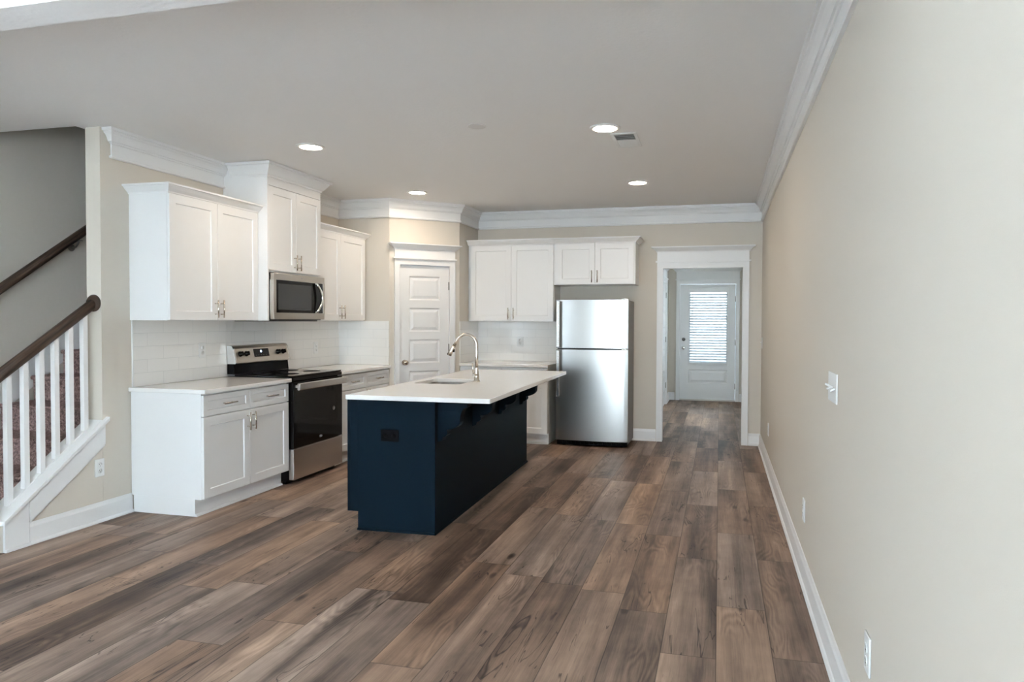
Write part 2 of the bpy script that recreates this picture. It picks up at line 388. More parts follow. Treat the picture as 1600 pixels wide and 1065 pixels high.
# kitchen back wall with the doorway to the hall
DL, DR, DH = -0.631, 0.246, 1.983
b = NB(); bx(b, X2, DL - 0.02, B, B + 0.12, 0, H); bx(b, DR + 0.02, R, B, B + 0.12, 0, H); bx(b, DL - 0.02, DR + 0.02, B, B + 0.12, DH + 0.02, H)
struct('wall_back', b, m_wall, 'beige kitchen back wall behind the fridge with the cased doorway', 'wall')
b = NB(); bx(b, L - 0.12, L, PE, P1 + 0.1, 0, H)
struct('wall_left', b, m_wall, 'beige kitchen wall behind range, microwave and left cabinets', 'wall')
# pantry: facing wall, diagonal wall with door opening, return wall
ux, uy = (X2 - X1), (Y2 - P1); DLN = math.hypot(ux, uy); ux /= DLN; uy /= DLN
DANG = math.atan2(uy, ux)
def DG(s, t, z=0): return (X1 + ux * s - uy * t, P1 + uy * s + ux * t, z)   # t into the pantry
b = NB()
bx(b, L, X1, P1, P1 + 0.10, 0, H)
def dbox(bm, s0, s1, t0, t1, z0, z1):
    v0 = [bm.verts.new(DG(s, t, z0)) for s, t in ((s0, t0), (s1, t0), (s1, t1), (s0, t1))]
    v1 = [bm.verts.new(DG(s, t, z1)) for s, t in ((s0, t0), (s1, t0), (s1, t1), (s0, t1))]
    bm.faces.new(v0[::-1]); bm.faces.new(v1)
    for i in range(4): bm.faces.new((v0[i], v0[(i + 1) % 4], v1[(i + 1) % 4], v1[i]))
dbox(b, 0, 0.098, 0, 0.10, 0, H); dbox(b, 0.702, DLN, 0, 0.10, 0, H); dbox(b, 0.098, 0.702, 0, 0.10, 2.008, H)
bx(b, X2 - 0.10, X2, Y2, B + 0.12, 0, H)
struct('wall_pantry', b, m_wall, 'beige corner pantry walls, one side set diagonally around the white door', 'wall')
b = NB()
ysw = [REAR_Y - 0.12] + [v for w in WINY for v in w] + [8.3]
for i in range(0, len(ysw), 2): bx(b, XW - 0.12, XW, ysw[i], ysw[i + 1], 0, 5.2)
for a, c in WINY: bx(b, XW - 0.12, XW, a, c, 0, 0.6); bx(b, XW - 0.12, XW, a, c, 2.3, 5.2)
struct('wall_stairwell', b, m_wall, 'shaded grey wall on the far side of the staircase', 'wall')
b = NB(); bx(b, XW, -4.24, 7.9, 8.02, 0, 5.2); bx(b, -4.24, -4.12, 3.845, 8.02, H + 0.30, 5.2); bx(b, XW, -4.24, 3.725, 3.845, H + 0.30, 5.2)
struct('wall_upstairs', b, m_wall, 'grey walls enclosing the upper part of the stairwell', 'wall')
# hall
HY = 12.465
b = NB()
bx(b, -0.99, -0.87, B + 0.12, 11.02, 0, H); bx(b, -0.99, -0.87, 11.78, HY, 0, H); bx(b, -0.99, -0.87, 11.02, 11.78, 2.03, H)
struct('wall_hall_left', b, m_wall, 'greige left wall of the hall beyond the doorway', 'wall')
b = NB()
bx(b, -0.99, -0.694, HY, HY + 0.12, 0, H); bx(b, 0.285, R, HY, HY + 0.12, 0, H); bx(b, -0.694, 0.285, HY, HY + 0.12, 2.045, H)
struct('wall_hall_end', b, m_wall, 'greige end wall of the hall around the glazed exterior door', 'wall')
# living room rear wall with windows
b = NB(); xs = [XW] + [v for w in WINX for v in w] + [R]
for i in range(0, len(xs), 2): bx(b, xs[i], xs[i + 1], REAR_Y - 0.12, REAR_Y, 0, LIV)
for a, c in WINX: bx(b, a, c, REAR_Y - 0.12, REAR_Y, 0, WZ0); bx(b, a, c, REAR_Y - 0.12, REAR_Y, WZ1, LIV)
struct('wall_rear', b, m_wall, 'greige living room wall with windows behind the camera', 'wall')
for i, (a, c) in enumerate(WINX):
    b = NB()
    for x0, x1, z0, z1 in ((a, a + .05, WZ0, WZ1), (c - .05, c, WZ0, WZ1), (a + .05, c - .05, WZ0, WZ0 + .05), (a + .05, c - .05, WZ1 - .05, WZ1), (a + .05, c - .05, 1.33, 1.37)):
        bx(b, x0, x1, REAR_Y - 0.08, REAR_Y - 0.03, z0, z1)
    w = struct('window_%d' % (i + 1), b, m_trim, 'white framed double-hung window in the rear living room wall', 'window')
    w['group'] = 'rear living room windows'
    box_obj('window_pane', a + .05, c - .05, REAR_Y - 0.06, REAR_Y - 0.055, WZ0 + .05, WZ1 - .05, m_glass, w)

for i, (a, c) in enumerate(WINY):
    b = NB()
    for y0, y1, z0, z1 in ((a, a + .05, .6, 2.3), (c - .05, c, .6, 2.3), (a + .05, c - .05, .6, .65), (a + .05, c - .05, 2.25, 2.3), (a + .05, c - .05, 1.43, 1.47)):
        bx(b, XW - 0.08, XW - 0.03, y0, y1, z0, z1)
    w = struct('window_%d' % (i + 4), b, m_trim, 'white framed double-hung window in the living room side wall', 'window')
    w['group'] = 'side living room windows'
    box_obj('window_pane', XW - 0.06, XW - 0.055, a + .05, c - .05, .65, 2.25, m_glass, w)

b = NB()
for y0, y1, z0, z1 in ((9.65, 9.70, .65, 2.25), (10.90, 10.95, .65, 2.25), (9.70, 10.90, .65, .70), (9.70, 10.90, 2.20, 2.25), (9.70, 10.90, 1.43, 1.47)):
    bx(b, R + 0.03, R + 0.08, y0, y1, z0, z1)
w = struct('window_6', b, m_trim, 'white framed window in the right wall of the hall, out of direct view', 'window')
box_obj('window_pane', R + 0.05, R + 0.055, 9.70, 10.90, .70, 2.20, m_glass, w)

b = NB()
for y0, y1, z0, z1 in ((-3.0, -2.95, .3, 2.4), (-.85, -.8, .3, 2.4), (-1.925, -1.875, .35, 2.35), (-2.95, -.85, .3, .35), (-2.95, -.85, 2.35, 2.4)):
    bx(b, R + 0.03, R + 0.08, y0, y1, z0, z1)
w = struct('window_7', b, m_trim, 'added white framed double window in the right wall, unseen behind the camera', 'window')  # window added only to carry the extra light from the right
box_obj('window_pane', R + 0.05, R + 0.055, -2.95, -.85, .35, 2.35, m_glass, w)

# ---- crown mouldings
CROWN = [(0, -.197), (.018, -.197), (.025, -.191), (.025, -.180), (.012, -.174), (.012, -.098), (.020, -.096), (.024, -.086), (.034, -.084), (.036, -.076),
         (.042, -.058), (.054, -.040), (.066, -.032), (.068, -.022), (.080, -.020), (.084, -.001), (0, -.001)]
def crown(path, name, label, prof=CROWN, z=H):
    b = NB(); sweep(b, path, prof, z); return struct(name, b, m_trim, label, 'crown moulding')
crown([(L - .02, 3.982), (L, 3.982), (L, C1 - 0.016)], 'trim_1', 'white crown moulding on the left wall ending beside the stair opening')
crown([(L, C2), (L, P1), (X1, P1), (X2, Y2), (X2, B), (R, B), (R, 2.052)], 'trim_2', 'white crown moulding running around pantry, back wall and right wall')
# ---- baseboards
BASE = [(0, 0), (.028, 0), (.028, .008), (.022, .018), (.016, .021), (.015, .108), (.010, .120), (.006, .135), (0, .135)]
def base(path, name, label):
    b = NB(); sweep(b, path, BASE, 0.001); return struct(name, b, m_trim, label, 'baseboard')
base([(L, 3.345), (L, C0 - 0.002)], 'baseboard_left', 'white baseboard below the stair stringer, left of the base cabinet')
base([(X2 + 1.06, B), (-0.704, B)], 'baseboard_back', 'short white baseboard between fridge and doorway casing')
base([(0.319, B), (R, B), (R, REAR_Y)], 'baseboard_right', 'long white baseboard along the right wall')
base([(-0.87, 11.87), (-0.87, HY), (-0.757, HY)], 'baseboard_hall_left', 'white baseboard in the far left hall corner')
base([(0.338, HY), (R, HY), (R, B + 0.15)], 'baseboard_hall_right', 'white baseboard at the right side of the hall')

# ---- doorway trim (casing with cornice head)
def casing_bm(x0, x1, ztop, cw, head, depth=0.018, over=0.075, bead=0.028):
    """casing in local coords around opening x0..x1 / ztop, wall face at y=0, room at -y"""
    b = NB()
    for a, c, inner in ((x0 - cw, x0, x0), (x1, x1 + cw, x1)):
        bx(b, a, c, -depth, 0, 0, ztop + cw)
        s = 1 if inner == x0 else -1
        o_ = a if inner == x0 else c
        bx(b, min(o_, o_ + s * .014), max(o_, o_ + s * .014), -depth - .007, -depth, 0, ztop + cw)
        bx(b, min(inner - s * .010, inner), max(inner - s * .010, inner), -depth - .003, -depth, 0, ztop)
    bx(b, x0, x1, -depth, 0, ztop, ztop + cw); bx(b, x0 - cw + .014, x1 + cw - .014, -depth - .006, -depth, ztop + cw - .014, ztop + cw)
    zb = ztop + cw
    bx(b, x0 - cw - .016, x1 + cw + .016, -depth - .020, 0, zb, zb + .016)
    zf = zb + .016
    bx(b, x0 - cw, x1 + cw, -depth - .002, 0, zf, zf + head)
    zc = zf + head; y0 = -depth - .002
    pr = [(0, 0), (.010, 0), (.012, .010), (.030, .026), (.045, .040), (.050, .046), (.062, .048), (.062, .060), (0, .060)]
    pathx = [(x0 - cw, 0), (x0 - cw, y0), (x1 + cw, y0), (x1 + cw, 0)]
    sweep(b, pathx, pr, zc)      # travelling +x, right of travel is -y (the room)
    return b
def place(o, loc, rz=0): o.location = loc; o.rotation_euler = (0, 0, rz); return o
place(struct('trim_4', casing_bm(DL, DR, DH, 0.068, 0.100), m_trim, 'white casing with cornice head around the hall doorway', 'door casing'), (0, B, 0))
b = NB(); bx(b, DL - .018, DL, 0.0, 0.12, 0, DH); bx(b, DR, DR + .018, 0.0, 0.12, 0, DH); bx(b, DL - .018, DR + .018, 0.0, 0.12, DH, DH + .018)
place(struct('trim_5', b, m_trim, 'white jamb boards lining the inside of the hall doorway', 'door jamb'), (0, B, 0))

# ---- pantry door
def five_panel(w, h, t=0.035):
    b = NB(); g = 0.0
    rails = [0.20, 0.085, 0.085, 0.085, 0.085, 0.115]
    st = 0.105; ph = (h - sum(rails)) / 5
    z = rails[0]; ybot = -t
    bx(b, 0, st, -t, 0, 0, h); bx(b, w - st, w, -t, 0, 0, h)
    zz = 0
    for i, r in enumerate(rails):
        bx(b, st, w - st, -t, 0, zz, zz + r); zz += r
        if i < 5:
            z0, z1 = zz, zz + ph; x0, x1 = st, w - st
            # sticking slopes in, field raised back out
            def ring(o, y): return [b.verts.new((x, y, z)) for x, z in ((x0 + o, z0 + o), (x1 - o, z0 + o), (x1 - o, z1 - o), (x0 + o, z1 - o))]
            r0, r1, r2, r3 = ring(0, -t), ring(.012, -t + .011), ring(.020, -t + .011), ring(.048, -t + .002)
            for A, Bq in ((r0, r1), (r1, r2), (r2, r3)):
                for k in range(4): b.faces.new((A[k], A[(k + 1) % 4], Bq[(k + 1) % 4], Bq[k]))
            b.faces.new(r3); zz += ph
    return b
def knob(parent, x, z, y, mat):
    b = NB(); lathe(b, [(.030, 0), (.030, -.006), (.012, -.010), (.011, -.030), (.022, -.036), (.029, -.048), (.027, -.062), (.015, -.070), (0.0001, -.072)], (x, y, z), 'y')
    return obj('knob', b, mat, parent)
def hinge(parent, x, z, y, h=0.09, mat=None):
    b = NB(); lathe(b, [(.0065, -h / 2), (.0065, h / 2)], (x, y, z), 'z', 10); bx(b, x - .012, x + .012, y, y + .004, z - h / 2, z + h / 2)
    return obj('hinge', b, mat or m_hinge, parent)
W_D, H_D = 0.566, 1.968
d1 = place(struct('door_1', five_panel(W_D, H_D), m_trim, 'white five-panel pantry door with a round nickel knob, set diagonally', 'door'), DG(0.117, 0.045, 0.012), DANG)
knob(d1, 0.052, 0.905, -0.035, m_nickel)
for z in (1.755, 1.06, 0.22): hinge(d1, W_D + 0.004, z, -0.041)
place(struct('trim_6', casing_bm(0.114, 0.686, 1.988, 0.062, 0.092), m_trim, 'white casing with cornice head around the diagonal pantry door', 'door casing'), DG(0, 0, 0), DANG)
b = NB(); bx(b, .100, .114, 0, .10, 0, 1.988); bx(b, .686, .700, 0, .10, 0, 1.988); bx(b, .100, .700, 0, .10, 1.988, 2.004)
place(struct('trim_7', b, m_trim, 'white jamb boards of the pantry door', 'door jamb'), DG(0, 0, 0), DANG)

# ---- exterior door at the end of the hall
DX0, DX1, DZ = -0.672, 0.262, 2.022
b = NB(); wx0, wx1, wz0, wz1 = -0.525, 0.135, 0.62, 1.93
yf, yb = HY + 0.03, HY + 0.075
bx(b, DX0, wx0, yf, yb, .02, DZ); bx(b, wx1, DX1, yf, yb, .02, DZ); bx(b, wx0, wx1, yf, yb, wz1, DZ); bx(b, wx0, wx1, yf, yb, .02, .30); bx(b, wx0, wx1, yf, yb, .54, wz0)
x0, x1, z0, z1 = wx0, wx1, .30, .54
def ringx(o, y): return [b.verts.new((x, y, z)) for x, z in ((x0 + o, z0 + o), (x1 - o, z0 + o), (x1 - o, z1 - o), (x0 + o, z1 - o))]
rs = [ringx(0, yf), ringx(.014, yf + .012), ringx(.030, yf + .012), ringx(.055, yf + .003)]
for A, Q in zip(rs, rs[1:]):
    for k in range(4): b.faces.new((A[k], A[(k + 1) % 4], Q[(k + 1) % 4], Q[k]))
b.faces.new(rs[-1])
d2 = struct('door_2', b, m_trim, 'white exterior door with blinds over its window at the hall end', 'door')
b = NB()
for a, c, e, f in ((wx0 - .012, wx0 + .022, wz0 - .012, wz1 + .012), (wx1 - .022, wx1 + .012, wz0 - .012, wz1 + .012), (wx0 + .022, wx1 - .022, wz0 - .012, wz0 + .022), (wx0 + .022, wx1 - .022, wz1 - .022, wz1 + .012)):
    bx(b, a, c, yf - .012, yf, e, f)
obj('window_frame', b, m_trim, d2, 0.003)
box_obj('window_pane', wx0, wx1, yf + .02, yf + .026, wz0, wz1, m_glass, d2)
bl = box_obj('window_blind', wx0 - .005, wx1 + .005, yf - .052, yf - .016, 1.885, 1.965, m_plate, d2, 0.003)
b = NB(); n = 26
for i in range(n):
    z = 0.668 + i * (1.885 - 0.668) / n + 0.01
    a = math.radians(38); hw = .024
    pts = [(yf - .035 - math.cos(a) * hw, z - math.sin(a) * hw), (yf - .035, z + .003), (yf - .035 + math.cos(a) * hw * .75, z + math.sin(a) * hw * .75),
           (yf - .035 + math.cos(a) * hw * .75, z + math.sin(a) * hw * .75 - .0025), (yf - .035, z), (yf - .035 - math.cos(a) * hw, z - math.sin(a) * hw - .0025)]
    prism(b, pts, 'x', wx0 + .012, wx1 - .012)
obj('slats', b, m_slat, bl)
box_obj('bottom_rail', wx0 + .010, wx1 - .010, yf - .055, yf - .016, 0.640, 0.660, m_plate, bl, 0.003)
b = NB()
for x in (-0.40, 0.01): bx(b, x - .002, x + .002, yf - .060, yf - .057, .66, 1.885)
obj('cord', b, m_plate, bl)
b = NB(); tube(b, [(-0.46, yf - .064, 1.88), (-0.465, yf - .066, 1.25)], 0.004, 8); obj('tilt_wand', b, m_plate, bl)
b = NB(); lathe(b, [(.030, 0), (.030, -.010), (.018, -.014), (.018, -.022), (.0001, -.023)], (DX0 + .062, yf, 1.065), 'y'); obj('deadbolt', b, m_hinge, d2)
knob(d2, DX0 + .062, 0.915, yf, m_chrome)
for z in (1.77, 1.02, 0.26): hinge(d2, DX1 + .004, z, yf - .006, 0.10)
place(struct('trim_8', casing_bm(DX0 - .006, DX1 + .006, 2.035, 0.062, 0.125), m_trim, 'white casing with cornice head around the exterior hall door', 'door casing'), (0, HY, 0))
b = NB(); bx(b, DX0 - .02, DX0 - .004, HY, HY + .12, 0, 2.035); bx(b, DX1 + .012, DX1 + .022, HY, HY + .12, 0, 2.035); bx(b, DX0 - .02, DX1 + .022, HY, HY + .12, 2.03, 2.044)
struct('trim_9', b, m_trim, 'white jamb of the exterior hall door', 'door jamb')
b = NB(); bx(b, DX0 - .003, DX1 + .011, HY - .02, HY + .12, .001, .018)
struct('trim_10', b, m_thresh, 'pale metal threshold under the exterior hall door', 'threshold', 0.003)
# side door in the hall's left wall
d3 = place(struct('door_3', five_panel(0.70, 2.0), m_trim, 'white side door on the left of the hall', 'door'), (-0.905, 11.05, 0.01), PI / 2)
for z in (1.80, 1.07, 0.31): hinge(d3, 0.704, z, -0.041)
place(struct('trim_11', casing_bm(0.0, 0.73, 2.01, 0.062, 0.125), m_trim, 'white casing around the side door in the hall', 'door casing'), (-0.87, 11.035, 0), PI / 2)

# ================================================================== KITCHEN CABINETS
def shaker(w, h, t=0.019, rail=0.062, rec=0.009):
    """door or drawer front, local origin at lower left, front at y=-t"""
    b = NB()
    def ring(o, y): return [b.verts.new((x, y, z)) for x, z in ((o, o), (w - o, o), (w - o, h - o), (o, h - o))]
    e = .0012
    rs = [ring(0, 0), ring(0, -t + e), ring(e, -t), ring(rail, -t), ring(rail + .004, -t + rec), ]
    b.faces.new(rs[0])
    for A, Q in zip(rs, rs[1:]):
        for k in range(4): b.faces.new((A[k], A[(k + 1) % 4], Q[(k + 1) % 4], Q[k]))
    b.faces.new(rs[-1]); return b
def pull(parent, x, z, vertical, ln=0.135, y=-0.019):
    b = NB(); d = (0, 0, 1) if vertical else (1, 0, 0); yy = y - 0.030
    tube(b, [(x - d[0] * ln / 2, yy, z - d[2] * ln / 2), (x + d[0] * ln / 2, yy, z + d[2] * ln / 2)], 0.0055, 10)
    for s in (-1, 1):
        q = s * ln * 0.30
        tube(b, [(x + d[0] * q, y, z + d[2] * q), (x + d[0] * q, yy, z + d[2] * q)], 0.0045, 8)
    return obj('handle', b, m_nickel, parent)
def front(cab, kind, x0, x1, z0, z1, yface, hand):
    """door or drawer as a child; hand: 'l','r' vertical pull side, low/high by second letter, 'h' horizontal"""
    rail = 0.062 if kind == 'door' else 0.040
    o = obj(kind, shaker(x1 - x0, z1 - z0, rail=rail), m_cab, cab, loc=(x0, yface + 0.019, z0))
    w, h = x1 - x0, z1 - z0
    if hand == 'h': pull(o, w / 2, h / 2, False, 0.14)
    elif hand:
        x = 0.030 if hand[0] == 'l' else w - 0.030
        z = 0.085 if hand[1] == 'b' else h - 0.085
        pull(o, x, z, True)
    return o
CAB_CROWN = [(0, 0), (.008, 0), (.010, .010), (.030, .026), (.046, .042), (.050, .048), (.060, .050), (.060, .062), (0, .062)]
def cab_crown(cab, path, z, prof=CAB_CROWN):
    b = NB(); sweep(b, path, prof, z); return obj('crown_moulding', b, m_cab, cab)
G = 0.0015
def wall_cab(name, label, group, loc, rz, w, depth, z0, z1, crownpath=None, fill=(0, 0), crown_z=None):
    c = thing(name, label, 'cabinet', loc, rz, group)
    b = NB(); bx(b, 0, w, -(depth - .020), -0.001, z0, z1 + .004); obj('body', b, m_cab, c, 0.001)
    a0, a1 = fill[0], w - fill[1]; mid = (a0 + a1) / 2
    front(c, 'door', a0 + G, mid - G, z0 + .004, z1 - .004, -depth, 'rb'); front(c, 'door', mid + G, a1 - G, z0 + .004, z1 - .004, -depth, 'lb')
    if crownpath: cab_crown(c, crownpath, crown_z if crown_z else z1 - .002)
    return c
UD = 0.342
# left wall (local x = world +Y, local -y = world +X)
wall_cab('wall_cabinet', 'white shaker wall cabinet nearest the staircase, left of the microwave', 'white wall cabinets', (L, C0, 0), PI / 2, C1 - .022 - C0, UD, 1.372, 2.268,
         [(0, -.002), (0, -UD + .006), (C1 - .022 - C0, -UD + .006)])
wt = C2 - C1
c = thing('wall_cabinet', 'tall white cabinet reaching the ceiling above the microwave', 'cabinet', (L, C1, 0), PI / 2, 'white wall cabinets')
b = NB(); bx(b, 0, wt, -.408, -.001, 1.782, H - .002); obj('body', b, m_cab, c, 0.001)
front(c, 'door', G, wt / 2 - G, 1.797, 2.500, -.428, 'rb'); front(c, 'door', wt / 2 + G, wt - G, 1.797, 2.500, -.428, 'lb')
b = NB(); bx(b, -.019, -.001, -.428, -.001, 1.372, H - .002); obj('side_panel', b, m_cab, c, 0.001)
b = NB(); bx(b, 0, wt, -.426, -.409, 2.505, H - .002); obj('frieze_board', b, m_cab, c, 0.001)
cab_crown(c, [(-.019, -.085), (-.019, -.428), (wt, -.428), (wt, -.085)], H - .002, [(0, -.108), (.008, -.108), (.010, -.094), (.022, -.084), (.042, -.058), (.056, -.034), (.060, -.024), (.076, -.020), (.078, 0), (0, 0)])
wr = P1 - .010 - C2
wall_cab('wall_cabinet', 'white shaker wall cabinet between the microwave and the pantry corner', 'white wall cabinets', (L, C2 + .002, 0), PI / 2, wr - .020, UD, 1.372, 2.250,
         [(0, -UD + .006), (wr - .020, -UD + .006), (wr - .020, -.03)])
# back wall
bw = 1.832 - 2.868
wall_cab('wall_cabinet', 'white shaker wall cabinet above the back counter, left of the fridge', 'white wall cabinets', (X2 + .002, B, 0), 0, 1.032, .350, 1.372, 2.254,
         [(0, -.348), (1.032, -.348)], fill=(.030, .004))
wall_cab('wall_cabinet', 'short white shaker cabinet over the refrigerator', 'white wall cabinets', (-1.834, B, 0), 0, .924, .350, 1.790, 2.254,
         [(0, -.348), (.924, -.348), (.924, -.002)], fill=(.030, .012))

# base cabinets
def base_cab(label, loc, rz, w, depth, end_l=False, end_r=False, toe_l=0.0):
    c = thing('base_cabinet', label, 'cabinet', loc, rz, 'white base cabinets')
    b = NB(); bx(b, 0, w, -(depth - .020), -.004, .122, CT - .031); bx(b, 0, w, -(depth - .075), -.022, 0.001, .122); obj('body', b, m_cab, c, 0.001)
    mid = w / 2
    front(c, 'drawer', G, mid - G, .705, .850, -depth, 'h'); front(c, 'drawer', mid + G, w - G, .705, .850, -depth, 'h')
    front(c, 'door', G, mid - G, .126, .697, -depth, 'rt'); front(c, 'door', mid + G, w - G, .126, .697, -depth, 'lt')
    b = NB(); sweep(b, [(0, -(depth - .075)), (w, -(depth - .075))], [(0, 0), (.016, 0), (.015, .008), (.008, .016), (0, .018)], .001); obj('shoe_moulding', b, m_trim, c)
    return c
BD = 0.614
base_cab('white two-door base cabinet nearest the staircase, left of the range', (L, C0, 0), PI / 2, C1 - .006 - C0, BD)
base_cab('white base cabinet between the range and pantry corner, partly behind island', (L, C2 + .008, 0), PI / 2, P1 - .012 - C2, BD)
base_cab('white base cabinet on the back wall beside the refrigerator', (X2 + .003, B, 0), 0, 1.026, BD)

# worktops
def slab(name, pts, z0, z1, label):
    b = NB(); prism(b, pts, 'z', z0, z1); return tag(obj(name, b, m_quartz, None, 0.004), label, 'countertop', 'white quartz countertops')
slab('countertop', [(L + .001, C0 - .020), (L + BD + .030, C0 - .020), (L + BD + .030, C1 - .004), (L + .001, C1 - .004)], CT - .030, CT, 'white quartz countertop left of the range with an outlet above it')
slab('countertop', [(L + .001, C2 + .004), (L + BD + .022, C2 + .004), (L + BD + .022, P1 - .002), (L + .001, P1 - .002)], CT - .030, CT, 'white quartz countertop between range and pantry corner')
slab('countertop', [(X2 + .001, B - BD - .022), (X2 + 1.040, B - BD - .022), (X2 + 1.040, B - .001), (X2 + .001, B - .001)], CT - .030, CT, 'white quartz countertop on the back wall beside the fridge')

# backsplash
def splash(x0, x1, y0, y1, hz, label, zt=1.371):
    b = NB(); bx(b, x0, x1, y0, y1, CT + .001, zt); o = obj('backsplash', b, m_tile); uv_box(o, hz, CT); o['kind'] = 'structure'
    return tag(o, label, 'backsplash', 'white tile backsplashes', 'structure')
splash(L + .001, L + .009, C0 + .022, C1 - .004, (0, 1), 'white subway tile behind the left counter')
splash(L + .001, L + .009, C1 - .003, C2 + .003, (0, 1), 'white subway tile behind the range', 1.776)
splash(L + .001, L + .009, C2 + .004, P1 - .009, (0, 1), 'white subway tile behind the right end of the range wall')
splash(L + .001, X1 - .006, P1 - .008, P1 - .001, (1, 0), 'white subway tile on the pantry side wall facing the stairs')
splash(X2 + .001, X2 + .009, Y2 + .004, B - .009, (0, 1), 'white subway tile on the pantry return beside the back counter')
splash(X2 + .001, X2 + 1.040, B - .008, B - .001, (1, 0), 'white subway tile behind the back counter')
b = NB(); bx(b, L + .001, L + .011, C0 + .012, C0 + .0215, CT + .001, 1.371)
struct('trim_12', b, m_plate, 'thin white edge strip at the left end of the tile', 'edge strip')

# ================================================================== RANGE
rg = thing('electric_range', 'freestanding stainless electric range with black glass oven door', 'oven', (L + .012, C1 + .003, 0), PI / 2)
RW = C2 - C1 - .004
b = NB(); bx(b, 0, RW, -.590, -.001, 0.03, CT - .002); obj('body', b, m_black, rg, 0.002)
b = NB(); bx(b, -.0, RW, -.628, -.075, CT + .006, CT + .020); bx(b, 0, RW, -.635, -.590, .868, CT + .005); obj('cooktop', b, m_blackgloss, rg, 0.003)
b = NB()
for x, y, r in ((.2, -.2, .075), (.57, -.2, .095), (.2, -.45, .095), (.57, -.45, .075)):
    b = NB(); lathe(b, [(r, CT + .0201), (r, CT + .0206), (r - .003, CT + .0206), (r - .003, CT + .0201)], (x, y, 0), 'z', 40)
    obj('burner_ring', b, m_darkgrey, rg)
dr = box_obj('oven_door', .004, RW - .004, -.640, -.592, .305, .862, m_blackgloss, rg, 0.004)
b = NB(); tubey = -.688
prism(b, [(-.700, .800), (-.694, .793), (-.680, .793), (-.674, .800), (-.674, .846), (-.680, .853), (-.694, .853), (-.700, .846)], 'x', .006, RW - .006)
bx(b, .02, .055, -.676, -.640, .812, .836); bx(b, RW - .055, RW - .02, -.676, -.640, .812, .836)
obj('oven_handle', b, m_steel, dr, 0.002)
box_obj('trim_strip', .004, RW - .004, -.643, -.640, .300, .3045, m_steel, dr)
b = NB(); lathe(b, [(.020, 0), (.020, -.002), (.0001, -.0021)], (RW * .80, -.6405, .575), 'y'); obj('round_sticker', b, m_fridge_side, dr)
def mark(parent, x, y, z, s, mat):
    """small swirl emblem with a word-like bar of lettering"""
    b = NB(); pts = [(x + math.cos(a) * s, y - .0015, z + math.sin(a) * s * .42) for a in [math.radians(k) for k in range(-150, 165, 15)]]
    tube(b, pts, s * .06, 6)
    pts = [(x + (k / 12 - .5) * s * 1.3, y - .0015, z + math.sin(k / 12 * 4 * PI) * s * .25) for k in range(13)]
    tube(b, pts, s * .07, 6); return obj('emblem', b, mat, parent)
def text(parent, name, body, size, loc, mat, rot=(PI / 2, 0, 0)):
    cu = bpy.data.curves.new(name, 'FONT'); cu.body = body; cu.size = size; cu.extrude = 0.0004; cu.align_x = 'CENTER'; cu.align_y = 'CENTER'
    cu.materials.append(mat); tmp = bpy.data.objects.new(name, cu); C.objects.link(tmp); bpy.context.view_layer.update()
    me = bpy.data.meshes.new_from_object(tmp.evaluated_get(bpy.context.evaluated_depsgraph_get())); bpy.data.objects.remove(tmp)
    me.name = name; o = bpy.data.objects.new(name, me); C.objects.link(o); o.parent = parent; o.location = loc; o.rotation_euler = rot
    return o
mark(dr, RW * .52, -.641, .352, .022, m_mark)
box_obj('drawer', .004, RW - .004, -.640, -.592, .040, .298, m_steel, rg, 0.004)
box_obj('kick_plate', .01, RW - .01, -.560, -.53, .002, .028, m_black, rg)
b = NB(); prism(b, [(0, CT + .020), (-.070, CT + .020), (-.060, 1.000), (0, 1.000)], 'x', 0.002, RW - .002); obj('backguard_base', b, m_black, rg, 0.002)
bgp = [(0, 1.0), (-.085, 1.0), (-.088, 1.008), (-.060, 1.130), (-.050, 1.150), (-.035, 1.158), (0, 1.158)]
b = NB(); prism(b, bgp, 'x', 0.018, RW - 0.018); cp = obj('control_panel', b, m_bronze_steel, rg, 0.002)
for a, e in ((0.0, .017), (RW - .017, RW)):
    b = NB(); prism(b, bgp, 'x', a, e); obj('end_cap', b, m_steel, cp, 0.002)
pn = Vector((0, -.122, -.028)).normalized()   # outward normal of the sloped panel (y,z)
def on_panel(z): # y on the slope at height z
    return -.088 + (z - 1.008) / (.122) * .028
pa = math.atan2(.028, .122)
for x in (.075, .155, .60, .68):
    z = 1.083; y = on_panel(z)
    b = NB(); lathe(b, [(.024, 0), (.024, -.008), (.019, -.012), (.018, -.030), (.0001, -.031)], (0, 0, 0), 'y', 20); bx(b, -.004, .004, -.036, -.030, -.018, .018)
    k = obj('burner_knob', b, m_blackgloss, cp, loc=(x, y, z)); k.rotation_euler = (-pa, 0, 0)
b = NB(); bx(b, -.105, .105, -.0035, 0, -.036, .036); dp = obj('clock_display', b, m_blackgloss, cp, 0.001, loc=(.365, on_panel(1.085), 1.085)); dp.rotation_euler = (-pa, 0, 0)
b = NB(); lathe(b, [(.011, -.0036), (.011, -.0044), (.0001, -.0045)], (-.006, 0, .012), 'y', 20); obj('digit_glow', b, m_disp, dp)  # glowing dot standing in for the clock digits
for i in range(5):
    b = NB(); bx(b, -.09 + i * .035, -.072 + i * .035, -.0042, -.0035, -.026, -.018); obj('touch_key', b, m_darkgrey, dp)

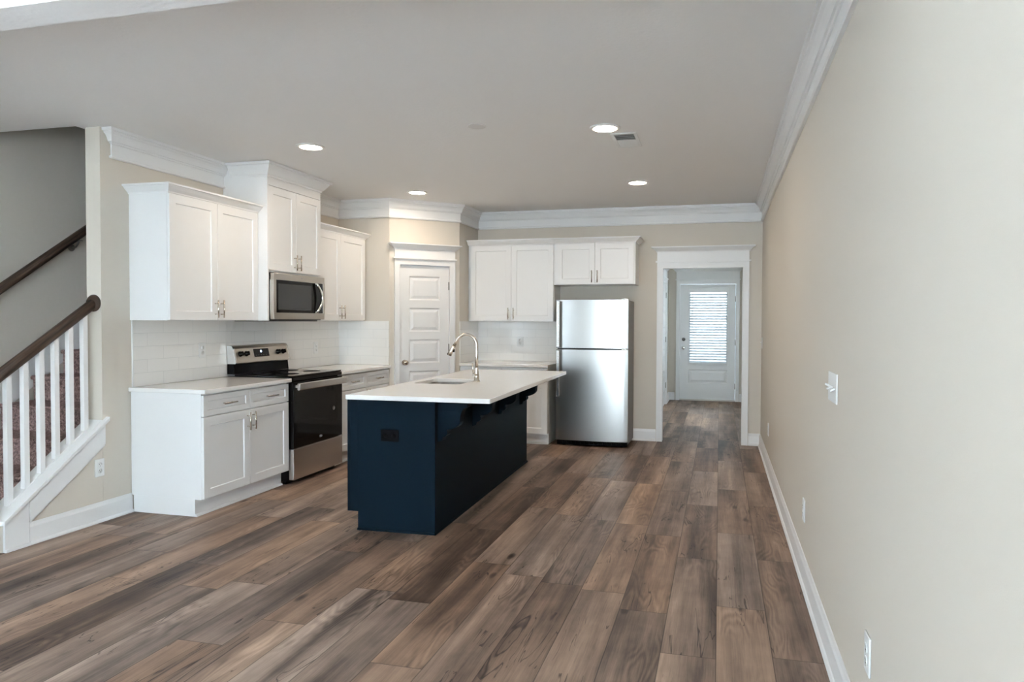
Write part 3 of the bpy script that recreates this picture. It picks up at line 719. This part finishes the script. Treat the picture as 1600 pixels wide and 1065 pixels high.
# ================================================================== MICROWAVE
MZ0, MZ1 = 1.378, 1.776
mw = thing('microwave', 'stainless over-the-range microwave with curved handle above the range', 'microwave', (L + .012, C1 + .006, 0), PI / 2)
MWW = C2 - C1 - .010
b = NB(); bx(b, 0, MWW, -.415, -.001, MZ0, MZ1); obj('body', b, m_black, mw, 0.002)
b = NB()
bx(b, 0.006, MWW, -.455, -.418, MZ0 + .006, MZ0 + .062); bx(b, 0.006, MWW, -.455, -.418, MZ1 - .058, MZ1 - .002); bx(b, 0.006, .040, -.455, -.418, MZ0 + .062, MZ1 - .058); bx(b, MWW - .022, MWW, -.455, -.418, MZ0 + .062, MZ1 - .058)
md = obj('door', b, m_bronze_steel, mw, 0.002)
box_obj('door_glass', .040, MWW - .022, -.452, -.420, MZ0 + .062, MZ1 - .058, m_blackgloss, md)
box_obj('viewing_window', .065, .560, -.4535, -.4522, MZ0 + .088, MZ1 - .088, m_window_view, md, 0.0005)
pts = []
for i in range(17):
    a = i / 16; z = MZ0 + .072 + a * (MZ1 - MZ0 - .140); pts.append((MWW - .150 + .062 * math.sin(a * PI), -.470 - .020 * math.sin(a * PI), z))
b = NB(); tube(b, pts, [.010] + [.012] * 15 + [.010], 10)
for q in (pts[0], pts[-1]): tube(b, [q, (q[0], -.452, q[2])], .010, 10)
obj('handle', b, m_chrome, md)
mark(md, MWW * .52, -.456, MZ1 - .030, .012, m_mark)
b = NB(); bx(b, .03, MWW - .03, -.40, -.05, MZ0 - .012, MZ0 - .001); obj('vent_grille', b, m_darkgrey, mw, 0.003)

# ================================================================== REFRIGERATOR
FX0, FX1, FY = -1.756, -0.955, 7.523
fr = thing('refrigerator', 'stainless steel top-freezer refrigerator beside the hall doorway', 'refrigerator', (FX0, FY, 0))
FW = FX1 - FX0
b = NB(); bx(b, .004, FW - .004, .075, .560, .03, 1.606); obj('body', b, m_fridge_side, fr, 0.006)
b = NB(); bx(b, .012, FW - .012, .060, .075, .06, 1.600); obj('gasket', b, m_gasket, fr)
def fridge_door(z0, z1):
    b = NB(); n = 20; pts = []
    for i in range(n + 1):
        t = i / n; x = .001 + t * (FW - .002); pts.append((x, .026 - .026 * (1 - (2 * t - 1) ** 2) ** .8))
    prof = [(.001, .060)] + pts + [(FW - .001, .060)]
    prism(b, prof, 'z', z0, z1)
    o = obj('door', b, m_steel_v, fr, 0.0015)
    return o
fd1 = fridge_door(.065, 1.066); fd2 = fridge_door(1.082, 1.613)
for fd, za, zb in ((fd1, .545, 1.060), (fd2, 1.090, 1.600)):
    b = NB(); bx(b, .012, .052, -.032, -.018, za, zb)
    bx(b, .018, .046, -.020, .018, za + .02, za + .06); bx(b, .018, .046, -.020, .018, zb - .06, zb - .02)
    obj('handle', b, m_steel, fd, 0.006)
text(fd2, 'brand_lettering', 'Whirlpool', .022, (FW * .845, .0075, 1.508), m_mark)
for z in (1.0735, 1.618):
    b = NB(); bx(b, FW - .07, FW - .01, .015, .06, z - .004, z + .004); lathe(b, [(.010, z - .004), (.010, z + .007)], (FW - .035, .03, 0), 'z', 12); obj('hinge', b, m_chrome, fr)
b = NB(); bx(b, .01, FW - .01, .045, .075, .012, .058)
for i in range(14): bx(b, .04 + i * .050, .075 + i * .050, .040, .045, .022, .048)
obj('base_grille', b, m_black, fr)
b = NB()
for x in (.08, FW - .08):
    for y in (.10, .50): b = NB(); lathe(b, [(.02, .001), (.02, .03)], (x, y, 0), 'z', 12); obj('foot', b, m_black, fr)

# ================================================================== ISLAND
IX, IY, IR = -1.766, 4.163, 0.0231
IW, IL = 0.612, 2.42
isl = thing('kitchen_island', 'dark navy kitchen island with corbels under the overhang', 'kitchen island', (IX, IY, 0), IR)
b = NB(); 
bx(b, -.018, 0, 0.0, IL, 0.001, CT - .031); bx(b, -IW + .075, -.018, 0, .019, .001, CT - .031); bx(b, -IW + .020, -IW + .075, 0, .019, .120, CT - .032)
bx(b, -IW + .075, -.018, IL - .019, IL, .001, CT - .031); bx(b, -IW + .020, -IW + .075, IL - .019, IL, .120, CT - .032)
bx(b, -IW + .020, -.018, .019, IL - .019, .120, .138); bx(b, -IW + .075, -IW + .090, .019, IL - .019, .001, .120); bx(b, -IW + .020, -IW + .036, .019, IL - .019, .138, CT - .032)
bx(b, -IW, -IW + .0199, 0, .019, .120, CT - .031); bx(b, -IW, -IW + .0199, IL - .019, IL, .120, CT - .032)
obj('body', b, m_navy, isl, 0.0015)
b = NB(); bx(b, -.030, .004, -.006, -.0005, .020, CT - .032); bx(b, .0005, .006, -.006, .030, .020, CT - .032); obj('corner_trim', b, m_navy, isl, 0.001)
b = NB(); sweep(b, [(-IW + .075, 0), (0, 0), (0, IL)], [(0, 0), (.012, 0), (.011, .007), (.006, .012), (0, .013)], .001); obj('shoe_moulding', b, m_navy, isl)
for k in range(4):   # doors and drawers on the range side
    w = (IL - .04) / 4
    for kind, z0, z1 in (('drawer', .705, .850), ('door', .126, .697)):
        o = obj(kind, shaker(w - .004, z1 - z0, rail=.05), m_navy, isl, loc=(-IW + .0195, IL - .02 - k * w - .002, z0)); o.rotation_euler = (0, 0, -PI / 2)
        pull(o, w / 2 if kind == 'drawer' else (.03 if k % 2 else w - .034), (z1 - z0) / 2 if kind == 'drawer' else z1 - z0 - .085, kind == 'door')
prof = [(0.0, CT - .0335), (.215, CT - .0335), (.215, CT - .048), (.204, CT - .056), (.204, CT - .066)]
for i in range(9):      # upper concave sweep
    a = i / 8 * PI / 2; prof.append((.196 - .075 * math.sin(a) * .55 - .0, CT - .072 - .085 * (1 - math.cos(a))))
for i in range(1, 9):
    a = i / 8 * PI / 2; prof.append((.155 - .085 * (1 - math.cos(a)), CT - .157 - .060 * math.sin(a)))
prof += [(.062, CT - .222), (.068, CT - .234), (.066, CT - .250), (.054, CT - .262), (.036, CT - .268), (.030, CT - .292), (0.0, CT - .300)]
for y in (.050, .750, 1.430, 2.130):
    b = NB(); prism(b, prof, 'y', y, y + .080); bx(b, .002, .150, y - .004, y, CT - .10, CT - .045); obj('corbel', b, m_navy, isl, 0.002)
b = NB(); bx(b, -.370, -.245, -.007, -.001, .592, .668); op = obj('outlet', b, m_black, isl, 0.002)
b = NB()
for x in (-.335, -.280): b = NB(); lathe(b, [(.016, -.0072), (.016, -.0085), (.0001, -.0086)], (x, 0, .630), 'y', 20); obj('socket', b, m_black, op)
# island worktop with the sink cut-out
A0, A1, B0, B1 = -.600, .385, -.050, 2.450
SA0, SA1, SB0, SB1 = -.520, -.135, .850, 1.330
def rounded(x0, x1, y0, y1, r, n=5):
    out = []
    for cx, cy, a0 in ((x1 - r, y1 - r, 0), (x0 + r, y1 - r, 90), (x0 + r, y0 + r, 180), (x1 - r, y0 + r, 270)):
        for i in range(n + 1):
            a = math.radians(a0 + 90 * i / n); out.append((cx + r * math.cos(a), cy + r * math.sin(a)))
    return out
def holed_slab(outer, inner, z0, z1):
    """both loops start at the +x+y corner, counter-clockwise, same count"""
    b = NB(); n = len(outer)
    L_ = [[b.verts.new((x, y, z)) for x, y in lp] for lp in (outer, inner) for z in (z0, z1)]
    o0, o1, i0, i1 = L_
    for k in range(n):
        j = (k + 1) % n
        b.faces.new((o0[k], o0[j], o1[j], o1[k])); b.faces.new((i0[k], i1[k], i1[j], i0[j]))
        b.faces.new((o1[k], o1[j], i1[j], i1[k])); b.faces.new((o0[k], i0[k], i0[j], o0[j]))
    return b
b = holed_slab(rounded(A0, A1, B0, B1, .008), rounded(SA0, SA1, SB0, SB1, .050), CT - .030, CT)
ct = tag(obj('countertop', b, m_quartz, None, 0.003), 'large white quartz island top with an undermount sink cut into it', 'countertop', 'white quartz countertops')
place(ct, (IX, IY, 0), IR)
# sink
sk = thing('sink', 'undermount stainless steel sink set in the white island top', 'sink', (IX, IY, 0), IR)
b = NB(); z_t, z_b = CT - .0305, CT - .225
lp = [rounded(SA0 - .018, SA1 + .018, SB0 - .018, SB1 + .018, .06), rounded(SA0 - .004, SA1 + .004, SB0 - .004, SB1 + .004, .052), rounded(SA0, SA1, SB0, SB1, .05), rounded(SA0 + .015, SA1 - .015, SB0 + .015, SB1 - .015, .05)]
zs = [z_t, z_t, z_b + .02, z_b]
rows = [[b.verts.new((x, y, z)) for x, y in l] for l, z in zip(lp, zs)]
for A, Q in zip(rows, rows[1:]):
    for k in range(len(A)): b.faces.new((A[k], A[(k + 1) % len(A)], Q[(k + 1) % len(A)], Q[k]))
b.faces.new(rows[-1]); so = obj('basin', b, m_steel, sk)
so.modifiers.new('thickness', 'SOLIDIFY').thickness = .0015
b = NB(); lathe(b, [(.045, z_b + .0005), (.045, z_b + .003), (.032, z_b + .002), (.0001, z_b + .001)], ((SA0 + SA1) / 2, (SB0 + SB1) / 2, 0), 'z'); obj('drain', b, m_chrome, sk)
# faucet
fc = thing('faucet', 'brushed nickel gooseneck pull-down faucet on the island', 'faucet', (IX, IY, 0), IR)
fa, fb = -.082, 1.105
b = NB(); lathe(b, [(.029, CT + .0005), (.029, CT + .006), (.022, CT + .014), (.0195, CT + .050), (.0165, CT + .110), (.0145, CT + .118)], (fa, fb, 0), 'z'); obj('base', b, m_nickel, fc)
rad = .088; pts = [(fa, fb, CT + .115), (fa, fb, CT + .20), (fa, fb, CT + .285)]
for i in range(1, 13):
    a = math.radians(i * 13.0); pts.append((fa - rad + rad * math.cos(a), fb, CT + .285 + rad * math.sin(a) * 1.05))
e = Vector(pts[-1]); dirn = (e - Vector(pts[-2])).normalized(); pts.append(tuple(e + dirn * .045))
b = NB(); tube(b, pts, .0128, 14); obj('spout', b, m_nickel, fc)
s0 = e + dirn * .045; s1 = s0 + dirn * .085
b = NB(); tube(b, [s0, s0 + dirn * .012, s0 + dirn * .05, s1], [.0150, .0160, .0175, .0205], 16); obj('spray_head', b, m_nickel, fc)
b = NB(); q = s0 + dirn * .035; bx(b, q.x + .010, q.x + .020, q.y - .010, q.y + .010, q.z - .020, q.z + .022); obj('spray_button', b, m_black, fc, 0.003)
b = NB(); tube(b, [(fa, fb, CT + .055), (fa - .012, fb - .046, CT + .058)], .0135, 12); tube(b, [(fa - .010, fb - .038, CT + .060), (fa - .014, fb - .052, CT + .095), (fa - .016, fb - .058, CT + .150)], [.006, .0055, .0042], 10); obj('lever_handle', b, m_nickel, fc)

# ================================================================== OUTLETS AND SWITCHES
def outlet(label, loc, rz, w=.075, h=.120):
    o = thing('wall_outlet', label, 'outlet', loc, rz, 'white wall outlets')
    b = NB(); bx(b, -w / 2, w / 2, -.007, -.0005, -h / 2, h / 2); obj('cover_plate', b, m_plate, o, 0.003)
    for z in (-.0205, .0205):
        b = NB(); lathe(b, [(.0168, -.0072), (.0168, -.0092), (.0001, -.0093)], (0, 0, z), 'y', 24); s = obj('socket', b, m_plate, o)
        b = NB(); bx(b, -.0075, -.0050, -.0098, -.0092, z + .000, z + .009); bx(b, .0050, .0075, -.0098, -.0092, z + .001, z + .008); lathe(b, [(.0026, -.0092), (.0026, -.0098)], (0, 0, z - .0075), 'y', 10); obj('slots', b, m_slot, s)
    return o
o1 = outlet('white outlet on the tile left of the range', (L + .0095, 4.823, 1.130), PI / 2)
def more(label, loc, rz): return dup(o1, loc, rz, label)
more('white outlet low on the wall under the stair stringer', (L, 3.854, .370), PI / 2)
more('white outlet on the tile between the range and the pantry', (L + .0095, 6.470, 1.090), PI / 2)
more('white outlet on the tile above the back counter, behind the faucet', (-2.329, B - .0085, 1.128), 0)
more('white outlet low on the right wall, nearest the camera', (R, 2.295, .368), -PI / 2)
more('white outlet low on the right wall, middle of three', (R, 3.968, .370), -PI / 2)
more('white outlet low on the right wall, nearest the back corner', (R, 6.810, .378), -PI / 2)
def switch(label, loc, rz, gangs):
    w = .070 + (gangs - 1) * .046
    o = thing('light_switch', label, 'light switch', loc, rz)
    b = NB(); bx(b, -w / 2, w / 2, -.007, -.0005, -.060, .060); obj('cover_plate', b, m_plate, o, 0.003)
    for i in range(gangs):
        x = (i - (gangs - 1) / 2) * .046; up = (1, -1, 1, -1)[i % 4]
        b = NB(); tube(b, [(x, -.006, 0), (x, -.024, .009 * up)], [.0055, .0040], 8); obj('toggle', b, m_plate, o)
    return o
switch('wide white switch plate with several toggles on the right wall', (R, 3.035, 1.116), -PI / 2, 4)
switch('small white switch on the right wall by the back corner', (R, 7.93, 1.150), -PI / 2, 1)

# ================================================================== CEILING FIXTURES
def downlight(label, x, y):
    o = thing('recessed_light', label, 'ceiling light', (x, y, H), 0, 'recessed ceiling lights')
    b = NB(); lathe(b, [(.105, -.0005), (.105, -.004), (.098, -.009), (.080, -.010), (.076, -.004), (.076, -.0005)], (0, 0, 0), 'z', 40); obj('trim_ring', b, m_trim, o)
    b = NB(); lathe(b, [(.0755, -.0015), (.0755, -.006), (.060, -.009), (.030, -.011), (.0001, -.0115)], (0, 0, 0), 'z', 32); obj('lens', b, m_lens, o)
    return o
dl = downlight('lit recessed ceiling light in front of the microwave cabinet', -2.996, 4.700)
dup(dl, (-2.996, 6.615, H), 0, 'lit recessed ceiling light in front of the pantry door')
dup(dl, (-0.762, 4.700, H), 0, 'lit recessed ceiling light touching the ceiling vent')
dup(dl, (-0.758, 6.610, H), 0, 'lit recessed ceiling light nearest the hall doorway')
v = thing('ceiling_vent', 'square white air vent in the ceiling beside a recessed light', 'air vent', (-.660, 5.045, H), 0)
vx, vy = .090, .195
b = NB()
for x0, x1, y0, y1 in ((-vx, vx, -vy, -vy + .022), (-vx, vx, vy - .022, vy), (-vx, -vx + .022, -vy + .022, vy - .022), (vx - .022, vx, -vy + .022, vy - .022)): bx(b, x0, x1, y0, y1, -.008, -.0005)
obj('frame', b, m_plate, v, 0.002)
box_obj('duct_opening', -vx + .022, vx - .022, -vy + .022, vy - .022, -.0025, -.001, m_vent_dark, v)
b = NB()
for i in range(9):
    y = -vy + .038 + i * .040; s = 1 if i < 4 else -1
    prism(b, [(y - s * .012, -.0085), (y + s * .012, -.003), (y + s * .012, -.0040), (y - s * .012, -.0095)], 'x', -vx + .022, vx - .022)
obj('louvres', b, m_plate, v)
b = NB(); lathe(b, [(.062, H - .0005), (.062, H - .003), (.055, H - .004), (.0001, H - .0045)], (-1.592, 4.463, 0), 'z', 32)
tag(obj('ceiling_disc', b, simple('darker_ceiling_paint', (0.80, 0.79, 0.77), 0.8)), 'faint, slightly darker round disc on the ceiling above the island', 'cover plate')  # thin disc in a slightly darker tone than the ceiling

# ================================================================== STAIRS
RISE, RUN, NOSE1 = .1886, .255, 4.24 - 4 * .255
st = thing('staircase', 'brown carpeted staircase rising behind the white balusters', 'staircase', (0, 0, 0))
XK0 = L - .120
for n in range(1, 15):
    y0 = NOSE1 + (n - 1) * RUN; y1 = y0 + RUN + .03; z = n * RISE
    b = NB(); pr_ = [(y1, max(z - RISE * 2, .001)), (y1, z), (y0 + .012, z), (y0 + .003, z - .005), (y0, z - .016), (y0 + .004, z - .028), (y0 + .022, z - .034), (y0 + .026, max(z - RISE, .001)), ]
    if z - RISE * 2 > 0: pr_.append((y0 + RUN, max(z - RISE * 2, .001)))
    xr = XK0 - .001
    prism(b, pr_, 'x', XW + .021, xr); obj('step', b, m_carpet, st)
def zn(y): return RISE * (1 + (y - NOSE1) / RUN)
b = NB(); ya, yb_ = 3.02, 7.0
prism(b, [(ya, max(zn(ya) - .24, .001)), (ya, zn(ya) + .16), (yb_, zn(yb_) + .16), (yb_, zn(yb_) - .24)], 'x', XW + .001, XW + .020); obj('skirt_board', b, m_trim, st)
b = NB(); prism(b, [(ya, zn(ya) + .115), (ya, zn(ya) + .165), (yb_, zn(yb_) + .165), (yb_, zn(yb_) + .115)], 'x', XW + .020, XW + .030); prism(b, [(ya, zn(ya) + .165), (ya, zn(ya) + .180), (yb_, zn(yb_) + .180), (yb_, zn(yb_) + .165)], 'x', XW + .001, XW + .024); obj('skirt_moulding', b, m_trim, st)

# knee wall below the balusters
SL = .705
def zc(y): return .700 + SL * (y - 3.895)        # top of cap
b = NB(); prism(b, [(3.19, 0), (3.19, zc(3.19) - .030), (PE - .001, zc(PE) - .030), (PE - .001, 0)], 'x', XK0, L)
struct('wall_knee', b, m_wall, 'sloping knee wall carrying the white balusters', 'wall')
b = NB()
prism(b, [(3.175, zc(3.175) - .028), (3.175, zc(3.175)), (3.912, zc(3.912)), (3.912, zc(3.912) - .028)], 'x', L + .003, L + .036)
prism(b, [(3.175, zc(3.175) - .028), (3.175, zc(3.175)), (PE - .001, zc(PE)), (PE - .001, zc(PE) - .028)], 'x', XK0 - .030, L + .003)
struct('trim_13', b, m_trim, 'white sloping cap board on the stair knee wall', 'cap board', 0.003)
b = NB()
prism(b, [(3.345, zc(3.345) - .172), (3.345, zc(3.345) - .029), (3.892, zc(3.892) - .029), (3.892, zc(3.892) - .172)], 'x', L + .001, L + .018)
prism(b, [(3.345, zc(3.345) - .184), (3.345, zc(3.345) - .172), (3.892, zc(3.892) - .172), (3.892, zc(3.892) - .184)], 'x', L + .001, L + .012)
prism(b, [(3.19, .001), (3.19, zc(3.19) - .029), (3.343, zc(3.343) - .029), (3.343, .001)], 'x', L + .001, L + .018)
bx(b, L + .018, L + .030, 3.19, 3.343, .001, .020)
struct('trim_14', b, m_trim, 'white sloping stringer board below the stair cap, left edge of photo', 'stringer board', 0.0015)
# handrail and balusters
XR = L - .060
rb = thing('stair_balustrade', 'white balusters under a dark stained handrail at the left edge', 'balustrade', (0, 0, 0))
def zr(y): return 1.490 + .685 * (y - PE)
y0, y1 = 3.09, PE - .012
b = NB(); tube(b, [(XR, y0, zr(y0)), (XR, (y0 + y1) / 2, zr((y0 + y1) / 2)), (XR, y1, zr(y1))], .0345, 20); obj('handrail', b, m_wood, rb)
b = NB(); lathe(b, [(.058, -.001), (.058, -.008), (.052, -.014), (.048, -.020), (.038, -.022), (.0001, -.023)], (XR, PE, zr(PE) - .002), 'y', 32); obj('rosette', b, m_wood, rb)
for yc in (3.800, 3.692, 3.588, 3.486, 3.382, 3.276):
    b = NB(); h = .017
    prism(b, [(yc - h, zc(yc - h) + .001), (yc + h, zc(yc + h) + .001), (yc + h, zr(yc + h) - .030), (yc - h, zr(yc - h) - .030)], 'x', XR - h, XR + h)
    obj('baluster', b, m_trim, rb, 0.0015)
# little filler blocks between the balusters on the cap
ys = [3.800, 3.692, 3.588, 3.486, 3.382, 3.276]
b = NB()
for a, c in zip(ys[1:], ys[:-1]): 
    p0, p1 = a + .0175, c - .0175; b = NB()
    prism(b, [(p0, zc(p0) + .001), (p1, zc(p1) + .001), (p1, zc(p1) + .010), (p0, zc(p0) + .010)], 'x', XR - .016, XR + .016)
    obj('fillet', b, m_trim, rb)
b = NB(); bx(b, XR - .050, XR + .050, 3.040, 3.140, .001, 1.12); bx(b, XR - .062, XR + .062, 3.028, 3.152, 1.12, 1.15); bx(b, XR - .060, XR + .060, 3.030, 3.150, .001, .16); obj('newel_post', b, m_trim, rb, 0.004)
# wall rail
wrx = XW + .075
wh = thing('wall_handrail', 'dark round handrail mounted on the grey stairwell wall', 'handrail', (0, 0, 0))
def zw(y): return 1.597 + .722 * (y - 3.975)
b = NB(); tube(b, [(wrx, 3.35, zw(3.35)), (wrx, 4.6, zw(4.6)), (wrx, 6.4, zw(6.4))], .0330, 18); obj('rail', b, m_wood, wh)
for y in (3.55, 4.62, 5.7):
    b = NB(); lathe(b, [(.030, .0005), (.030, .005), (.012, .010)], (XW, y, zw(y) - .100), 'x', 20); tube(b, [(XW + .008, y, zw(y) - .10), (XW + .050, y, zw(y) - .095), (wrx, y, zw(y) - .060), (wrx, y, zw(y) - .036)], .007, 10); bx(b, wrx - .012, wrx + .012, y - .03, y + .03, zw(y) - .046, zw(y) - .040)
    obj('rail_bracket', b, m_hinge, wh)
